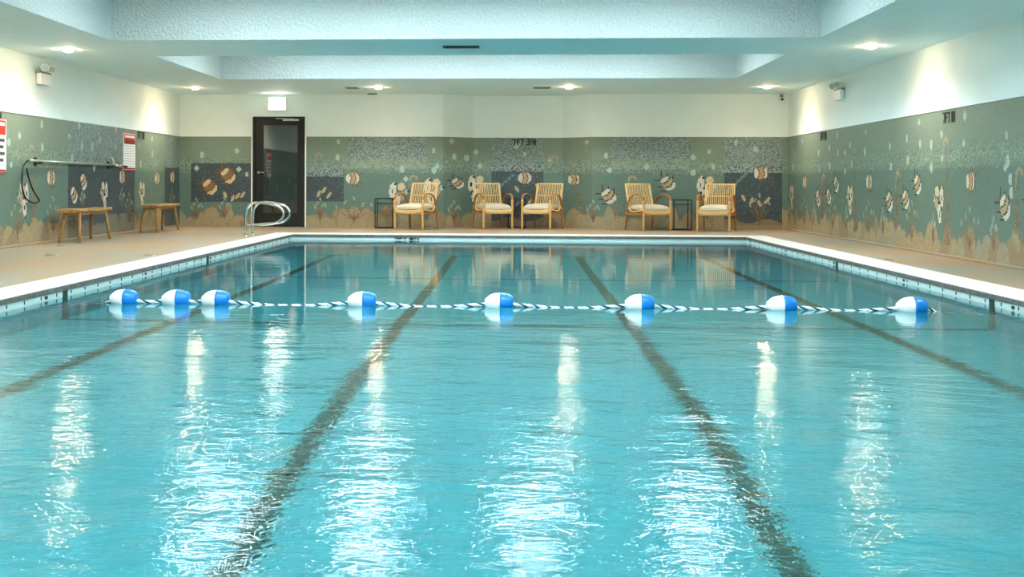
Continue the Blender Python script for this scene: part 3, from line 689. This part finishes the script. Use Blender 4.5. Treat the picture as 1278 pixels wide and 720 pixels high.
# ---------------------------------------------------------------- lounge chairs
def make_chair(loc, rz, label):
    t = thing('rattan_armchair', label, 'chair', loc, rz, 'rattan armchairs along the back wall')
    for s in (-1,1):
        b = NB(); tube(b, arc_path([(s*.285,-.30,0),(s*.285,-.302,.2),(s*.285,-.302,.4),(s*.285,-.297,.555)],4), lambda u: .019+.005*u, 12, lambda u: .015+.004*u); obj('leg', b, M['oak'], t)
        b = NB(); tube(b, arc_path([(s*.285,.27,.42),(s*.287,.31,.2),(s*.29,.345,0)],4), lambda u: .024-.006*u, 10, lambda u:.016); obj('leg', b, M['oakd'], t)['label'] = 'darker rear leg'
        b = NB(); tube(b, arc_path([(s*.285,-.297,.545),(s*.287,-.285,.60),(s*.292,-.22,.645),(s*.297,-.1,.665),(s*.297,.03,.655),(s*.295,.14,.61),(s*.291,.22,.53),(s*.286,.268,.41)],5), .024, 10, .013); obj('armrest', b, M['oakd'], t)['label'] = 'bent brown wooden arm'
        b = NB(); box(b, s*.285-.011, s*.285+.011, -.29, .28, .285,.33,.004); obj('side_rail', b, M['oakd'], t)
    b = NB(); box(b,-.275,.275,-.312,-.288,.285,.32,.004); obj('front_rail', b, M['oak'], t)
    b = NB(); box(b,-.275,.275,.25,.27,.30,.34,.004); obj('rear_rail', b, M['oakd'], t)
    # seat shell: J shaped side rods, cross slats
    prof_ = arc_path([(0,-.32,.385),(0,-.2,.372),(0,0,.352),(0,.14,.348),(0,.22,.375),(0,.265,.44),(0,.30,.55),(0,.345,.70),(0,.385,.855)],5)
    b = NB()
    for s in (-1,1): tube(b, [(s*.262,p.y,p.z) for p in prof_], .015, 10)
    tube(b, [(-.265,.385,.857),(.265,.385,.857)], .015, 10); tube(b, [(-.26,.325,.635),(.26,.325,.635)], .009, 8)
    bk = obj('backrest', b, M['rattan'], t)
    b = NB()
    for i in range(14):
        x = -.232+.464*i/13
        tube(b, [(x,p.y,p.z) for p in prof_[20:]][::2]+[(x,.385,.85)], .0072, 6)
    obj('spindles', b, M['rattan'], bk)
    b = NB()
    n = 14
    for (z0,z1,y0,y1) in ((.355,.388,-.335,-.315),(.325,.352,-.330,-.312)):
        rows = []
        for i in range(n+1):
            u = i/n*2-1; x = u*.262; dz = -.022*(1-u*u); dy = -.02*(1-u*u)
            rows.append([b.verts.new((x,y+dy,z+dz)) for y,z in ((y0,z0),(y1,z0),(y1,z1),(y0,z1))])
        for a,c in zip(rows,rows[1:]):
            for k in range(4): b.faces.new((a[k],a[(k+1)%4],c[(k+1)%4],c[k]))
        b.faces.new(rows[0]); b.faces.new(rows[-1])
    box(b,-.255,.255,-.30,.2,.345,.36,.004)
    obj('seat', b, M['rattan'], t)
    b = NB(); nu, nv = 24, 24
    def pil(u, v, s):
        a = (1-abs(u)**3.2)*(1-abs(v)**3.2); h = .014+.052*max(a,0)**.4
        return (u*.258*(1-.03*abs(v)**3), -.055+v*.27*(1-.03*abs(u)**3), .418+.01*v+s*h)
    G = {}
    for s in (-1,1):
        for i in range(nu+1):
            for j in range(nv+1):
                edge = i in (0,nu) or j in (0,nv)
                if s == 1 and edge: G[s,i,j] = G[-1,i,j]; continue
                u, v = math.sin((i/nu-.5)*PI), math.sin((j/nv-.5)*PI); p = pil(u,v,s)
                if edge: p = (p[0],p[1],.418+.01*v)
                G[s,i,j] = b.verts.new(p)
        for i in range(nu):
            for j in range(nv):
                b.faces.new((G[s,i,j],G[s,i+1,j],G[s,i+1,j+1],G[s,i,j+1])).smooth = True
    obj('cushion', b, M['cush'], t)
    return t
def chair_at(mx, my, deg, label, first=None):
    a = math.radians(deg); loc = (mx-(.30*math.sin(a)), my+.30*math.cos(a), 0)   # mx,my = middle of the front legs
    if first is None: return make_chair(loc, a, label)
    return dup(first, loc, a, label)
c0 = chair_at(-1.99,20.62,-21,'rattan armchair farthest left, black side table on its left')
chair_at(-.355,21.12,20,'rattan armchair in the left half of the bay, turned to the right', c0)
chair_at(.36,21.12,-24,'rattan armchair in the right half of the bay, turned to the left', c0)
chair_at(2.56,20.72,25,'rattan armchair left of the right hand side table, turned to the right', c0)
chair_at(3.54,20.5,-20,'rattan armchair farthest right, in front of the dark mosaic panel', c0)

# ---------------------------------------------------------------- side tables
def make_table(loc, label, rz=0):
    t = thing('side_table', label, 'table', loc, rz, 'black metal side tables')
    w = .165; h = .565; r = .009
    b = NB(); box(b,-w,w,-w,w,h-.095,h-.08,.003); obj('tray', b, M['black'], t)
    for z, nm in ((h,'top_rim'), (.012,'foot_frame')):
        b = NB()
        for s in (-1,1):
            box(b,-w,w,s*w-r,s*w+r,z-r,z+r); box(b,s*w-r,s*w+r,-w+r,w-r,z-r,z+r)
        obj(nm, b, M['black'], t)
    for sx in (-1,1):
        for sy in (-1,1):
            b = NB(); box(b,sx*w-r,sx*w+r,sy*w-r,sy*w+r,.021,h-r); obj('leg', b, M['black'], t)
    return t
t0 = make_table((-2.51,21.25,0),'black wire side table left of the leftmost armchair')
dup(t0,(.0,21.85,0),0,'black side table half hidden between the two bay armchairs')
dup(t0,(3.06,21.2,0),.06,'black wire side table between the two right hand armchairs')

# ---------------------------------------------------------------- benches by the left wall
def make_bench(loc, label, L_, near=True):
    t = thing('wooden_bench', label, 'bench', loc, 0, 'rustic wooden benches by the left wall')
    w, h = .16, .475
    b = NB(); rows = []; n = 16
    for i in range(n+1):
        u = i/n; y = -L_/2+L_*u; ww = w*(1-.06*math.sin(u*9)); zt = h+.006*math.sin(u*7)
        rows.append([b.verts.new(p) for p in ((-ww,y,zt-.03),(-ww*.9,y,zt-.045),(ww*.9,y,zt-.045),(ww,y,zt-.03),(ww,y,zt-.008),(ww*.95,y,zt),(-ww*.95,y,zt),(-ww,y,zt-.008))])
    for a,c in zip(rows,rows[1:]):
        for k in range(8): b.faces.new((a[k],a[(k+1)%8],c[(k+1)%8],c[k]))
    b.faces.new(rows[0]); b.faces.new(rows[-1]); obj('seat', b, M['bench'], t)
    b = NB(); box(b,-.10,.10,-L_/2+.13,L_/2-.13,h-.085,h-.044,.005); obj('apron', b, M['bench'], t)
    for sx in (-1,1):
        for sy in (-1,1):
            b = NB(); tube(b, [(sx*.10,sy*(L_/2-.16),h-.045),(sx*.125,sy*(L_/2-.12),.22),(sx*.15,sy*(L_/2-.075),0)], lambda u: .027-.006*u, 8, lambda u:.022-.004*u); obj('leg', b, M['bench'], t)
    return t
bn = make_bench((-6.27,15.98,0),'rustic wooden bench under the rescue pole, nearer of the two',1.32)
dup(bn,(-6.25,19.33,0),0,'rustic wooden bench near the back left corner, farther of the two')

# ---------------------------------------------------------------- deck drains
for x,y,l in ((-6.1,14.66,'small round drain in the left deck at the foot of the nearer bench'),(-5.4,12.73,'small round drain in the middle of the left deck'),(-4.3,12.88,'small drain beside the left coping'),(-4.4,9.17,'drain beside the coping at the left edge of the photo'),(4.25,13.15,'small drain beside the right coping')):
    t = thing('deck_drain', l, 'drain', (x,y,0), 0, 'drains in the deck')
    b = NB(); lathe(b, [(.075,0),(.075,.004),(.06,.006)], 24); obj('rim', b, M['alu'], t)
    b = NB(); lathe(b, [(.055,.004),(.055,.0075)], 20); obj('grate', b, M['nose'], t)

# ---------------------------------------------------------------- world, camera, view
wd = bpy.data.worlds.new('world'); S.world = wd; wd.use_nodes = True
wd.node_tree.nodes['Background'].inputs['Color'].default_value = (.5,.6,.6,1); wd.node_tree.nodes['Background'].inputs['Strength'].default_value = .0
cam = bpy.data.cameras.new('camera'); co = bpy.data.objects.new('camera', cam); C.objects.link(co); S.camera = co
F, TH, CXp, CYp, ROLL = 1400., math.atan(.063), 557., 229.2, .0035
cam.sensor_fit = 'HORIZONTAL'; cam.sensor_width = 36.; cam.lens = F*36./1278.
# principal point (557, 229.2) is off centre; undo the roll about it
cam.shift_x = (639.-CXp)/1278.; cam.shift_y = -(360.-CYp)/1278.
cam.clip_start = .05; cam.clip_end = 200
co.location = (0,0,.853)
R = Matrix.Rotation(TH,4,'Z') @ Matrix.Rotation(PI/2,4,'X') @ Matrix.Rotation(ROLL,4,'Z')
co.rotation_euler = R.to_euler()
S.view_settings.view_transform = 'Standard'; S.view_settings.look = 'None'; S.view_settings.gamma = 1; S.view_settings.use_curve_mapping = False
S.view_settings.exposure = EXPOSURE = 1.08
cy = S.cycles
cy.use_denoising = True; cy.max_bounces = 12; cy.diffuse_bounces = 6; cy.glossy_bounces = 5; cy.transmission_bounces = 8; cy.transparent_max_bounces = 6
cy.caustics_refractive = True; cy.caustics_reflective = True; cy.blur_glossy = .8; cy.sample_clamp_indirect = 60.; cy.sample_clamp_direct = 0.
cy.use_light_tree = True; cy.use_adaptive_sampling = False
try: cy.denoiser = 'OPENIMAGEDENOISE'; cy.denoising_input_passes = 'RGB_ALBEDO_NORMAL'
except Exception: pass
